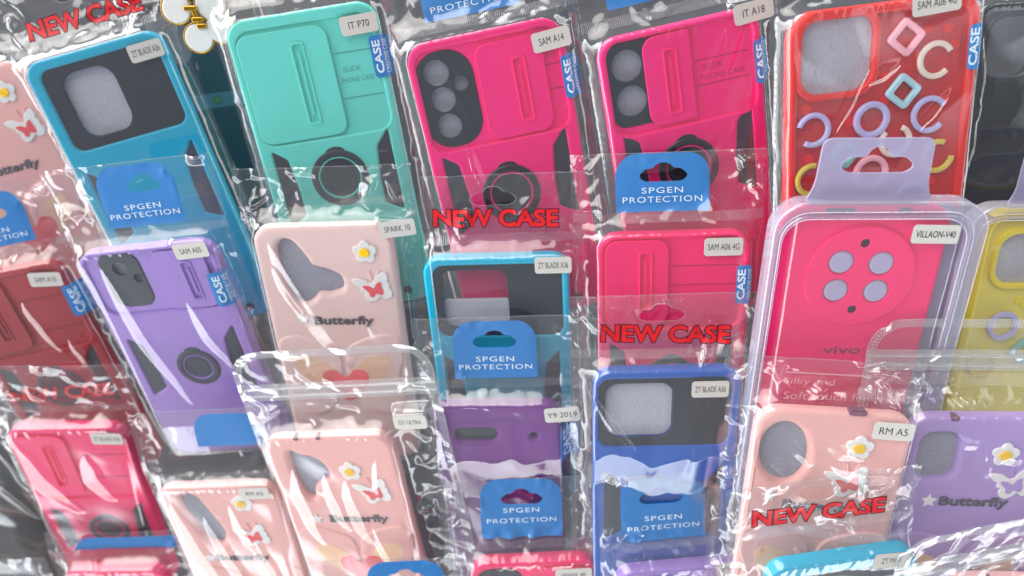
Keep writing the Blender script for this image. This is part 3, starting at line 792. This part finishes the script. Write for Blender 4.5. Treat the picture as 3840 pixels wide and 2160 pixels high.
armor(P['a18'], 'hot pink phone case with two large camera holes half covered by its slider', 'pink', L=158, rec=-48, panel=rrect(-19.5, -23.4, 32, 40.5, 6), holes=((-26, -14.0, 7.5), (-25.8, -31.2, 7.5)),
      slider=(-18, 5.3, -3.0, -46), groove=(-5.0, -10, -41.5), ring=(-2, -70.5, 15.5), ringmat='steel', ys=-48.5, lines=((6.5, 33, -19), (6.5, 33, -31)), sq=True, rm=2.4, engrave=((15, -22.6, 'SLIDE', 10), (20, -27.6, 'PHONE CASE', 22)),
      foamlab='grey foam behind the two large round holes beside the hot pink slider')
make_bag('a18', P['a18'], 'clear bag round the hot pink case with two large camera holes', 78, 158, top=40, seal=6.5, seed=33, xl=-46, xr=47,
         stk=[('IT A18', 36, -1.6, 3)], sidep=(39.5, -25.4), tab=(-6, 12, 42, 48, None), slot=(-6, 30), folds=((22, -5, 5, -40, 2, 4.5, 1.0), (31, -5, 15, -34, 1.5, 3.5, .8)))

charm_case(P['red'], 'translucent red phone case covered with pastel link charms', 'charmred', 'redglass', (-21.5, -20, 33, 34),
           [('d', 9.6, -16, 9.3, 5, 'lnk_pink'), ('c', 24.3, -27.7, 8.6, -8, 'lnk_cream'), ('d', 10, -40, 9.0, 5, 'lnk_blue'), ('c', -31.5, -53, 8.3, 200, 'lnk_lav'), ('o', -4, -51.5, 8.6, 0, 'lnk_lav'),
            ('c', 23.5, -52.5, 8.8, -5, 'lnk_lav'), ('c', -31.5, -77, 8.3, 40, 'lnk_yel'), ('c', 8.0, -63, 8.0, 100, 'lnk_cream'), ('d', -16, -66, 8, 5, 'lnk_mint'), ('o', -3, -77, 8.6, 0, 'lnk_pink'),
            ('c', 29, -73, 8.3, 30, 'lnk_yel'), ('c', 18, -92, 8.3, 200, 'lnk_blue'), ('d', -22, -98, 9, 5, 'lnk_pink'), ('c', 2, -104, 8.3, 80, 'lnk_yel')],
           foamlab='light grey foam in the camera opening of the red charm case')
make_bag('red', P['red'], 'clear bag over the red charm case, small blue print at its right edge', 87.4, 168, top=40, seal=9, seed=44, xl=-50, xr=49, cx=0, stk=[('SAM A06 4G', 21.5, -2.6, 3, 22)], sidep=(42, -23.8, 8, 20),
         taut=.8, crumple=1.4, folds=((-6, -22, -24, -60, 3.0, 2.0, 1.7), (8, -26, -10, -36, 4.0, 3, 1.6), (34, -40, 16, -62, 3, 2, 1.5)))

butterfly_case(P['pinkl'], 'pale pink butterfly case cut off at the upper left edge of the photo', 'rose', smooth([(-26, -9), (-19, -11), (-11, -25), (2, -28), (5, -33), (-4, -38), (-18, -41), (-25, -33), (-29, -18)]),
               'grey foam in the camera opening of the pink butterfly case at the upper left')
make_bag('pinkl', P['pinkl'], 'clear bag round the pink butterfly case at the upper left edge', 77, 158, top=40, seal=8, seed=55, folds=((20, -62, 30, -110, 4, 2, 1.6),), crumple=1.3)

# ------------------------------------------------------------------ second row
armor(P['a10'], 'dark red phone case with a slider, cut off at the left edge of the photo', 'red', rec=-58, slider=(-36, -1, -4, -54), groove=(-14, -12, -46), ring=(0, -86, 15), ys=-64, lines=((1, 33, -22), (1, 33, -44)))
make_bag('a10', P['a10'], 'clear bag with a cut off blue header over the dark red case', 76, 160, top=46, seal=9.7, seed=61, xl=-48, xr=49, stk=[('SAM A10', 27, -9.6, -10)], sidep=(39, -26.9, 13, 21),
         tab=(5, 13, 44, 47, (22, 17.6)), slot=(6, 32), crumple=1.4, taut=.6, folds=((8, -20, 14, -60, 5, 2, 1.8), (22, -50, 28, -85, 5, 2, 2.0)))

armor(P['lav'], 'lavender phone case with a ring holder and two small camera holes', 'lav', L=150, rec=-40.5, panel=rrect(-16.6, -19.0, 23, 34, 7), holes=((-17.2, -11.4, 4.2), (-8.8, -18.2, 2.9)),
      slider=(3, 33, -2.8, -40), groove=(21.5, -10, -35), ring=(2.4, -81.5, 13.0), ys=-59, rm=2.0, ringmat='dark', discmat='dark', foamlab='grey foam behind the two small holes of the lavender case')
make_bag('lav', P['lav'], 'clear bag with blue hang tab over the lavender ring case', 79.7, 150, top=44, seal=6.5, seed=72, xl=-44, xr=50, stk=[('SAM A05', 28.4, -3.4, 1)], sidep=(37.5, -28.5, 11.5, 21),
         tab=(5.5, 10, 42, 44, (20.2, 15.8)), slot=(10, 31, 19), headc=1.4, taut=.12, puff=.06, folds=((-25, -6, -6, -104, 8.0, 2.2, 1.7), (15.5, -33, 29, -82, 6.5, 1.8, 1.35)))

butterfly_case(P['spark'], 'blush pink butterfly case with a long three lobed camera opening', 'blush',
               smooth([(-23, -8.5), (-17, -9.5), (-11, -18.5), (-8, -24), (0, -26.8), (6.5, -31), (6.8, -38), (0, -41), (-7, -41.2), (-11, -45), (-17, -47.5), (-22, -42), (-25, -30), (-26.5, -16)], 6),
               'grey foam in the three lobed opening of the blush butterfly case')
make_bag('spark', P['spark'], 'crinkled clear bag round the blush butterfly case', 77, 158, top=30, seal=11, seed=83, xl=-45, xr=51, sealx=(12, 49), stk=[('SPARK 10', 42, -2.2, 6, 19.5)], headc=2.6, crumple=1.7, taut=.2, topw=1.1,
         folds=((-29, -6, 6, -88, 12, 2.0, 2.9), (-30, -22, -14, -56, 6, 2, 1.2), (17, -58, 34, -90, 4.5, 1.6, 1.5)))

blade(P['tealmid'], 'teal phone case whose camera opening is half filled by foam', 'teal', (0.6, -25.6, 68, 43), (-12, -25, 35.5, 35.5, 6.5), L=166, ys=-62,
      foamlab='half height foam strip in the camera opening of the middle teal case', foamrect=(-12, -37, 37, 21), foamz=5.2)
make_bag('tealmid', P['tealmid'], 'clear bag with red NEW CASE header over the middle teal case', 77, 166, top=41, seal=8.8, seed=94, xl=-38, xr=48, stk=[('ZT BLADE A36', 30.4, -4.1, 0)],
         newc=(1.2, 18.6, 65, 9.0, -1.5), slot=(.3, 28.5), headc=.9)

armor(P['a06'], 'hot pink phone case with its slider at the left over a bare back', 'pink2', L=160, rec=-52, slider=(-34.5, -2.2, -2.9, -50), groove=(-13.8, -9.2, -41), ring=(0, -84, 15.3), ys=-62, lines=((-1, 33, -17.4), (-1, 33, -27.8)), rm=2.2)
make_bag('a06', P['a06'], 'clear bag with blue hang tab over the hot pink case with left slider', 77, 160, top=39, seal=7.6, seed=105, xl=-51, xr=46, stk=[('SAM A06 4G', 24.3, -6.8, 0)], sidep=(35.5, -27.5, 8, 21),
         tab=(-5.2, 10, 38.5, 46.5, (20.4, 15.9)), slot=(-4.7, 27.8), headc=1.3)

# clear box with the coral pink case
def clear_box(pose, label, w, L, tabx, tabw, seed, inner):
    root = thing('clear_box', label, 'plastic box', pose, 'clear plastic boxes with a hang tab')
    out = rrect(0, -L / 2, w, L, 15); mid = rrect(-1.5, -L / 2 - .5, w - 9, L - 10, 13); inn = rrect(-2.5, -L / 2 - .5, w - 14, L - 15, 11)
    plate('box_wall', [out, mid], 0.5, 12.5, BOXP, root, bevel=1.4)
    plate('box_lip', [mid, inn], 9.5, 13.2, film_mat('lip_plastic', base=.16, haze=.30, rough=.1, bumpamt=.05, hazecol=lin(196, 192, 220)[:3]), root, bevel=.8)
    f = Film(-w / 2 + 6, w / 2 - 9, -6.5, -L + 7, w, L, 13.0, seed, taut=.25, crumple=.2, topw=0, sidew=0)
    link('front_panel', f.mesh(None), BOXC, root)
    plate('backing_card', [rrect(0, -L / 2, w - 10, L - 10, 12)], 1.0, 1.8, C['insert'], root)
    ty = 27.5
    t0 = [(tabx - tabw / 2, ty), (tabx + tabw / 2, ty), (tabx + tabw / 2 + .8, 6), (tabx + tabw / 2 + 5, -3), (tabx - tabw / 2 - 5, -3), (tabx - tabw / 2 - .8, 6)]
    plate('hang_tab', [rpoly(t0, 4.5, 6), euro_slot(tabx + 1, 15.5, 31, 7, 5)], 6.0, 7.0, film_mat('tab_plastic', base=.10, haze=.6, rough=.16, bumpamt=.12, hazecol=lin(182, 178, 212)[:3]), root, bevel=.3)
    return root, f

pb = list(P['box'])
root, f = clear_box(pb, 'frosted clear plastic box with hang tab holding the coral pink case', 95.4, 178, -6, 48, 5, None)
zt_ = f.at(np.array([24.0]), np.array([-14.6]))[0]
sticker(root, 'VILLAON-V40', 24, -14.7, -1, f, 21, 9.0, 17.5, 3.3, .12)
plate('print_line', [rrect(-8, -88.3, 49, .75, .3, rot=R(-3.5))], 13.1, 13.3, C['pinkink'], root)
lettering('Silky and', -20, -92.6, 25, 4.2, C['pinkink'], root, z=13.4, rot=R(-2))
lettering('Soft touch finish', -7, -101, 49, 4.4, C['pinkink'], root, z=13.4, rot=R(-2))
cb = thing('phone_case', 'coral pink phone case with a round camera plateau inside the clear box', 'phone case', pb, G_CASE)
cx0 = -6
hol = [ell(-14, -29.6, 6.0), ell(4.3, -30.2, 6.0), ell(-14.2, -44.0, 6.0), ell(4.4, -44.4, 6.0), ell(-4.8, -20.1, 2.1), ell(-4.9, -53.9, 2.1)]
me = curve_mesh([rrect(cx0, -84, 76, 162, 9)], 3.0, 9.5, 2.0); fin(me); shade(me, 50); link('body', me, C['vill'], cb)
plate('camera_plateau', [ell(-4.4, -37, 25.2, n=72)] + hol, 9.0, 10.6, C['vill'], cb, bevel=.5)
plate('button_cutout', [rrect(-18.5, -4.6, 13, 2.2, .8)], 8.4, 9.62, C['greyink'], cb)
plate('button_cutout', [rrect(10.5, -4.4, 6, 1.8, .8)], 8.4, 9.62, C['greyink'], cb)
lettering('vivo', -5.8, -76.5, 18, 4.2, C['greyink'], cb, z=9.6, bold=.1)
for (hx, hy, hr), nm in zip(((-14, -29.6, 6), (4.3, -30.2, 6), (-14.2, -44, 6), (4.4, -44.4, 6)), range(4)):
    plate('lens_pad', [ell(hx, hy, hr - .05)], 6.9, 10.4, C['insert'], cb, bevel=1.6)
for hx, hy in ((-4.8, -20.1), (-4.9, -53.9)):
    plate('hole_liner', [ell(hx, hy, 2.05)], 9, 9.7, C['ink'], cb)

py_ = list(P['yel'])
root, f = clear_box((285.4, 47.3, 0.0, 22.0, -1.7, 1.2), 'frosted clear plastic box round the yellow case, cut off at the right edge', 95, 176, 0, 48, 9, None)
charm_case((285.4, 44.0, 1.0, 22.0, -1.7, 1.2, 78), 'yellow phone case with ring charms inside the box at the right edge', 'yellow', 'yelglass', (-14, -27, 30, 28),
           [('o', -18, -66, 8.6, 0, 'lnk_lav'), ('c', 2, -58, 8.6, 30, 'lnk_blue'), ('d', -4, -82, 9, 5, 'lnk_mint'), ('c', -25, -90, 8.3, 90, 'lnk_yel')], L=164,
           foamlab='grey foam in the camera opening of the yellow case')

# ------------------------------------------------------------------ third row
armor(P['hotbl'], 'hot pink phone case under wide white glare at the lower left', 'pink2', L=152, rec=-62, slider=(-34, -2, -6, -60), groove=(-14, -14, -50), ring=(3, -93.5, 13.5), ys=-72, lines=((0, 32, -24), (0, 32, -44)), discmat='navy')
make_bag('hotbl', P['hotbl'], 'clear bag with crumpled NEW CASE header over the glaring hot pink case', 72.4, 152, top=42, seal=11, seed=116, mat=FILM_HAZY, xl=-46, xr=46, stk=[('ZT BLADE A36', 25.5, -7.6, -2)], newc=(3, 22, 62, 9.5, 4), faded=True, lean=.07,
         headc=1.4, crumple=1.1, taut=.35, topw=1.0, puff=.085,
         folds=((-31, -5, -3, -68, 14, 3, 2.6), (10, -20, 20, -58, 12, 2, 2.2), (-32, -62, -24, -108, 6, 2, 1.1)))

butterfly_case(P['rml'], 'rose pink butterfly case between the hot pink case and the zip bag', 'rose', smooth([(-21, -6), (-14, -8), (-9, -22), (-5, -38), (-9, -48), (-17, -46), (-22, -30), (-25, -14)], 6),
               'grey foam in the narrow opening of the rose butterfly case at the lower left', flo=(14.3, -13.5), but=(13.5, -40), txt=(1, -61, 34), star=(-20, -60))
make_bag('rml', P['rml'], 'clear bag with a plain blue header over the lower left rose butterfly case', 75, 158, top=46, seal=4.5, seed=127, mat=FILM_HAZY, xl=-45, xr=46, stk=[('RM A5', 25, -4.6, 0, 18, 9, 10.5, 3.0)], tab=(14, 22, 43, 40, None),
         crumple=1.2, taut=.3, puff=.08, folds=((-28, -10, -4, -104, 9, 2, 1.7), (-10, -20, 12, -108, 8, 2, 1.5), (8, -12, 16, -50, 6, 2, 1.2), (14, -30, 28, -84, 6, 2, 1.2)))

butterfly_case(P['s21'], 'rose pink butterfly case inside the bag with a zip strip, centre left', 'rose', smooth([(-24, -11), (-18, -13.5), (-11, -15.5), (-5.5, -21), (-4, -30), (-9, -33), (-15, -37), (-18, -46), (-22.5, -42), (-25, -28)], 6),
               'grey foam in the opening of the rose case inside the zip strip bag', flo=(10, -25), but=(20, -40), txt=(6, -62, 36), star=(-20, -61), notches=((-16.5, -1, 2.4), (-3.3, -1, 2.4)))
make_bag('s21', P['s21'], 'clear zip bag with rounded top over the rose butterfly case', 77, 158, top=52, seal=14, seed=138, mat=FILM_HAZY, xl=-45, xr=69, cx=0, zipy=25.5, stk=[('S21 ULTRA', 52.5, 8.9, -1, 18, 9, 12.5, 2.7)], crumple=1.5, taut=.4, headc=.6, seams=False, puff=.06,
         folds=((-22, -20, -16, -76, 9, 2, 1.7), (-4, -24, 2, -66, 7, 2, 1.3), (8, -28, 14, -76, 9, 1.5, 1.8), (30, -12, 24, -40, 4, 2, .9), (16, -62, 26, -104, 6, 2, 1.2), (44, -5, 50, -20, 3, 2, 1.2)))

root = thing('phone_case', 'plain purple phone case with a pill shaped camera hole', 'phone case', P['y9'], G_CASE)
pill = rrect(-12.2, -20.6, 24, 9.2, 4.55, n=10); dot = ell(19.9, -21.9, 2.1)
w9 = P['y9'][6]
me = curve_mesh([rrect(0, -76, w9, 152, 8), pill, dot], 1.0, 9.0, 2.2); fin(me); shade(me, 50); link('body', me, C['purple'], root)
plate('top_band', [rrect(0, -5.6, w9 - 1, 7.2, 2.5)], 8.6, 9.6, C['purple'], root, bevel=.5)
foam(P['y9'], 'dark grey foam in the pill shaped hole of the purple case', -12.2, -20.6, 27, 12, 6.2, 'dark')
foam(P['y9'], 'dark dot of foam in the small round hole of the purple case', 19.9, -21.9, 6, 6, 5.0, 'black')
make_bag('y9', P['y9'], 'clear bag with blue hang tab over the plain purple case', w9, 152, top=47, seal=10.3, seed=149, mat=FILM_HAZY, xl=-42, xr=52, stk=[('Y9 2019', 36, -5.8, 4, 19, 9.4, 16, 3.4)], sidep=(39.5, -26, 10, 21), tab=(1, 12.8, 44.5, 45, (23.6, 19)), slot=(1.2, 33.5),
         taut=.9, crumple=1.2, headc=1.2, folds=((-30, -16, -24, -70, 6, 2, 1.4), (-75, -34, 75, -30, 34, 24, 6.5)))

blade(P['blue'], 'royal blue phone case with a black window panel', 'blue', (-1.2, -24.6, 68, 40), (-14.3, -23.6, 35, 32.5, 7), L=164, ys=-62, foamlab='bright white grey foam in the camera opening of the royal blue case')
make_bag('blue', P['blue'], 'clear bag with red NEW CASE header over the royal blue case', 76, 164, top=38, seal=7.6, seed=150, mat=FILM_HAZY, xl=-50, xr=47, stk=[('ZT BLADE A36', 21.6, -10.2, 0)], newc=(-.5, 17, 66, 9.0, -2), slot=(-2.7, 27.2), lean=.1,
         headc=1.5, taut=.8, folds=((-42, -9, -15, -46, 4, 1.5, 1.9), (-75, -46, 75, -46, 26, 32, 8)))

butterfly_case(P['rmr'], 'rose pink butterfly case with an oval camera opening at the right', 'rose', ell(-21.0, -24.5, 11.5, 17, rot=R(8)),
               'grey foam in the oval camera opening of the rose butterfly case', flo=(13.3, -18.5), but=(11, -38), txt=(-1, -55, 34), star=(-25, -50), notches=((9.5, 0.2, 8),))
make_bag('rmr', P['rmr'], 'crinkled clear bag round the rose butterfly case with oval opening', 73.7, 158, top=24, seal=8, seed=161, mat=FILM_HAZY, xl=-50, xr=40, sealx=(10, 39), stk=[('RM A5', 26.5, -7.6, -1, 19, 9.6, 13, 3.8)],
         headc=2.2, crumple=1.7, taut=.8, topw=1.2, folds=((-14, -8, -6, -34, 5, 2, 1.3), (-30, -28, 2, -56, 9, 2, 2.4), (-4, -14, 16, -24, 7, 3, 1.8), (0, -27, 34, -33, 9, 4, 2.6), (-20, -14, -8, -30, 5, 2, 1.5)))

butterfly_case(P['lavr'], 'lilac butterfly case with a rounded square camera opening at the right edge', 'lilac', rrect(-21.0, -22.8, 19, 26, 6),
               'grey foam in the square camera opening of the lilac butterfly case', flo=(10.5, -21), but=(17, -37), txt=(.5, -49.5, 34), star=(-21.5, -48.5), inner='lilac', notches=((-17, -1.2, 4),))
make_bag('lavr', P['lavr'], 'clear zip bag with rounded corner over the lilac butterfly case', 76, 158, top=48, seal=14, seed=172, mat=FILM_HAZY, xl=-61, xr=69, zipy=26.5, crumple=1.5, taut=.7, headc=.8, seams=False,
         folds=((-19, -10, 1, -16, 5, 2, 1.4), (-4, -16, 5, -34, 6, 3, 1.6), (4, -15, 18, -24, 6, 3, 1.8)))

# ------------------------------------------------------------------ bottom row
armor(P['sp40'], 'hot pink phone case showing only its top under the purple case', 'pink2', L=150, rec=-54, panel=rrect(-20, -26, 26, 40, 9), holes=((-24, -15, 6), (-24, -29, 6)), slider=(-4, 30, -5, -50), groove=(14, -13, -44))
make_bag('sp40', P['sp40'], 'clear bag with blue hang tab over the bottom centre hot pink case', 73, 150, top=49, seal=8.5, seed=183, mat=FILM_HAZY, xl=-51, xr=39, stk=[('SPARK 40', 22.6, -9.6, 1, 21, 9.6, 14, 3)], tab=(-6, 12, 48, 46.5, (29, 22.6)), slot=(-5.5, 36), headc=1.4, topw=1.2)
armor(P['y9b'], 'lavender phone case showing only its top under the royal blue case', 'lav', L=150, rec=-54, slider=(-33, -2, -6, -52), groove=(-14, -14, -44))
make_bag('y9b', P['y9b'], 'clear bag with blue hang tab over the bottom lavender case', 73.6, 150, top=54, seal=12, seed=194, mat=FILM_HAZY, xl=-44, xr=40, stk=[('Y9 2019', 29, -1.2, 6, 20, 9.6, 15, 3.3)], tab=(-8.5, 15, 52, 46.5, (28.6, 22.8)), slot=(-9.5, 40.5), headc=1.6, topw=1.2)
blade(P['tealb'], 'teal phone case showing only its top edge at the lower right', 'teal', (0, -30, 66, 44), (-10, -29, 32, 34, 7), L=160, foamlab='grey foam in the camera opening of the lower right teal case')
make_bag('tealb', P['tealb'], 'clear bag with slanted NEW CASE header over the lower right teal case', 75.5, 160, top=46, seal=16.5, seed=205, mat=FILM_HAZY, xl=-57, xr=38, taut=.2, stk=[('ZT MAX', 23.5, -3.6, -4, 18)], newc=(-10.7, 25.5, 66, 9.6, -2), slot=(-15, 36.5), lean=.02, headc=1.5, topw=1.2,
         folds=((-30, -10, 30, -14, 6, 4, 1.6),))
butterfly_case(P['pinkr'], 'rose pink case just showing its top at the bottom right corner', 'rose', ell(-20, -26, 11, 16), 'grey foam in the opening of the bottom right rose case', notches=((-18, -1.2, 3), (2, -1.2, 3)))
make_bag('pinkr', (262.0, -148.0, 17.0, 26.0, 0.8, 11.0), 'clear zip bag with rounded corner at the bottom right corner', 77, 158, top=46, seal=14, seed=216, mat=FILM_HAZY, xl=-73, xr=60, zipy=25.5, seams=False, headc=.9, crumple=1.2)
armor(P['hotb'], 'hot pink phone case showing only its top at the bottom left', 'pink2', L=150, rec=-54, slider=(-30, 2, -6, -52), groove=(-12, -14, -44), rm=5)
make_bag('hotb', P['hotb'], 'clear bag with a blue strip header at the bottom left', 67.7, 150, top=24, seal=8, seed=227, mat=FILM_HAZY, xl=-44, xr=62, tab=(14, 13, 20, 78, None), headc=.8, topw=1.0)
butterfly_case(P['pinkbl'], 'pale pink butterfly case cut off at the bottom left corner', 'blush', ell(-20, -26, 11, 16), 'grey foam in the opening of the bottom left blush case', flo=(20, -16), but=(22, -36))
make_bag('pinkbl', P['pinkbl'], 'clear bag with a small white sticker at the bottom left corner', 72, 158, top=30, seal=8, seed=238, mat=FILM_HAZY, stk=[('NE85', 20, -5, 0, 19, 9, 11, 3)], crumple=1.4)

make_bag('spare', (-61.0, -196.0, -52.0, 26.0, 0.0, 2.0), 'clear bag showing only the top of its blue hang tab at the bottom edge', 76, 150, top=42, seal=7, seed=282, tab=(0, 10, 40, 45, (20.4, 15.8)), slot=(0, 29))

# ------------------------------------------------------------------ dark cases behind
def plain_dark(key, label, baglabel, seed, **k):
    w = P[key][6]
    r = thing('phone_case', label, 'phone case', P[key], G_CASE)
    me = curve_mesh([rrect(0, -80, w, 160, 9), rrect(-18, -22, 26, 30, 8)], 1, 9, 2.0); fin(me); shade(me, 45); link('body', me, C['charcoalcase'], r)
    plate('camera_rim', [rrect(-18, -22, 31, 35, 10), rrect(-18, -22, 26, 30, 8)], 8.7, 9.7, C['black'], r, bevel=.4)
    make_bag(key, P[key], baglabel, w, 160, seed=seed, **k)
    return r
plain_dark('darkr', 'glossy black phone case at the upper right edge of the photo', 'glossy clear bag over the black case at the upper right edge', 249, xl=-46, crumple=1.8, taut=1.1, folds=((-36, -12, -30, -60, 5, 2, 2), (-30, -50, -34, -100, 5, 2, 2)))
plain_dark('darkl', 'dark phone case under pale glare at the lower left edge of the photo', 'clear bag with pale glare at the lower left edge', 260, mat=FILM_HAZY, crumple=2.0, taut=1.2, folds=((10, -20, 30, -80, 8, 3, 2.5), (26, -10, 38, -60, 7, 3, 2.5)))
r = plain_dark('darkg', 'black case with a pale star band behind the gap beside the mint case', 'clear bag in the dark gap left of the mint case', 271, crumple=1.2)
bd = plate('star_band', [rrect(0, -62, 74, 9, 1)], 9.0, 9.5, C['band'], r, bevel=.15)
plate('star', [xf(STAR, 2, -62, .9)], 9.4, 9.7, C['gold'], bd)

# clover charm in gold and white shell
ch = thing('clover_charm', 'white shell clover charm in gold settings at the top of the photo', 'charm', (-168.0, 146.0, -12.0, 22, 0, 10))
for (dx, dy) in ((-8.5, 7), (9.0, 6), (-1.5, -9), (11, -6)):
    ru = [(dx + (8.2 + .25 * math.cos(34 * t)) * math.cos(t), dy + (8.2 + .25 * math.cos(34 * t)) * math.sin(t)) for t in np.arange(136) * 2 * math.pi / 136]
    st_ = plate('petal_setting', [ru, ell(dx, dy, 7.4)], 8.0, 10.4, C['gold'], ch, bevel=.4)
    plate('petal_shell', [ell(dx, dy, 7.5)], 8.2, 10.6, C['pearl'], st_, bevel=.9)
for k, (x, y) in enumerate(((-1, 6), (1, 0), (2, -3.5))):
    plate('clasp', [rrect(x, y, 7 - k, 2.6, .8, rot=R(-8))], 10.2, 12.4 - .3 * k, C['gold'], ch, bevel=.5)
plate('clasp_link', [rrect(.5, 1.5, 2.2, 9, .8, rot=R(12))], 10.0, 11.6, C['gold'], ch, bevel=.5)
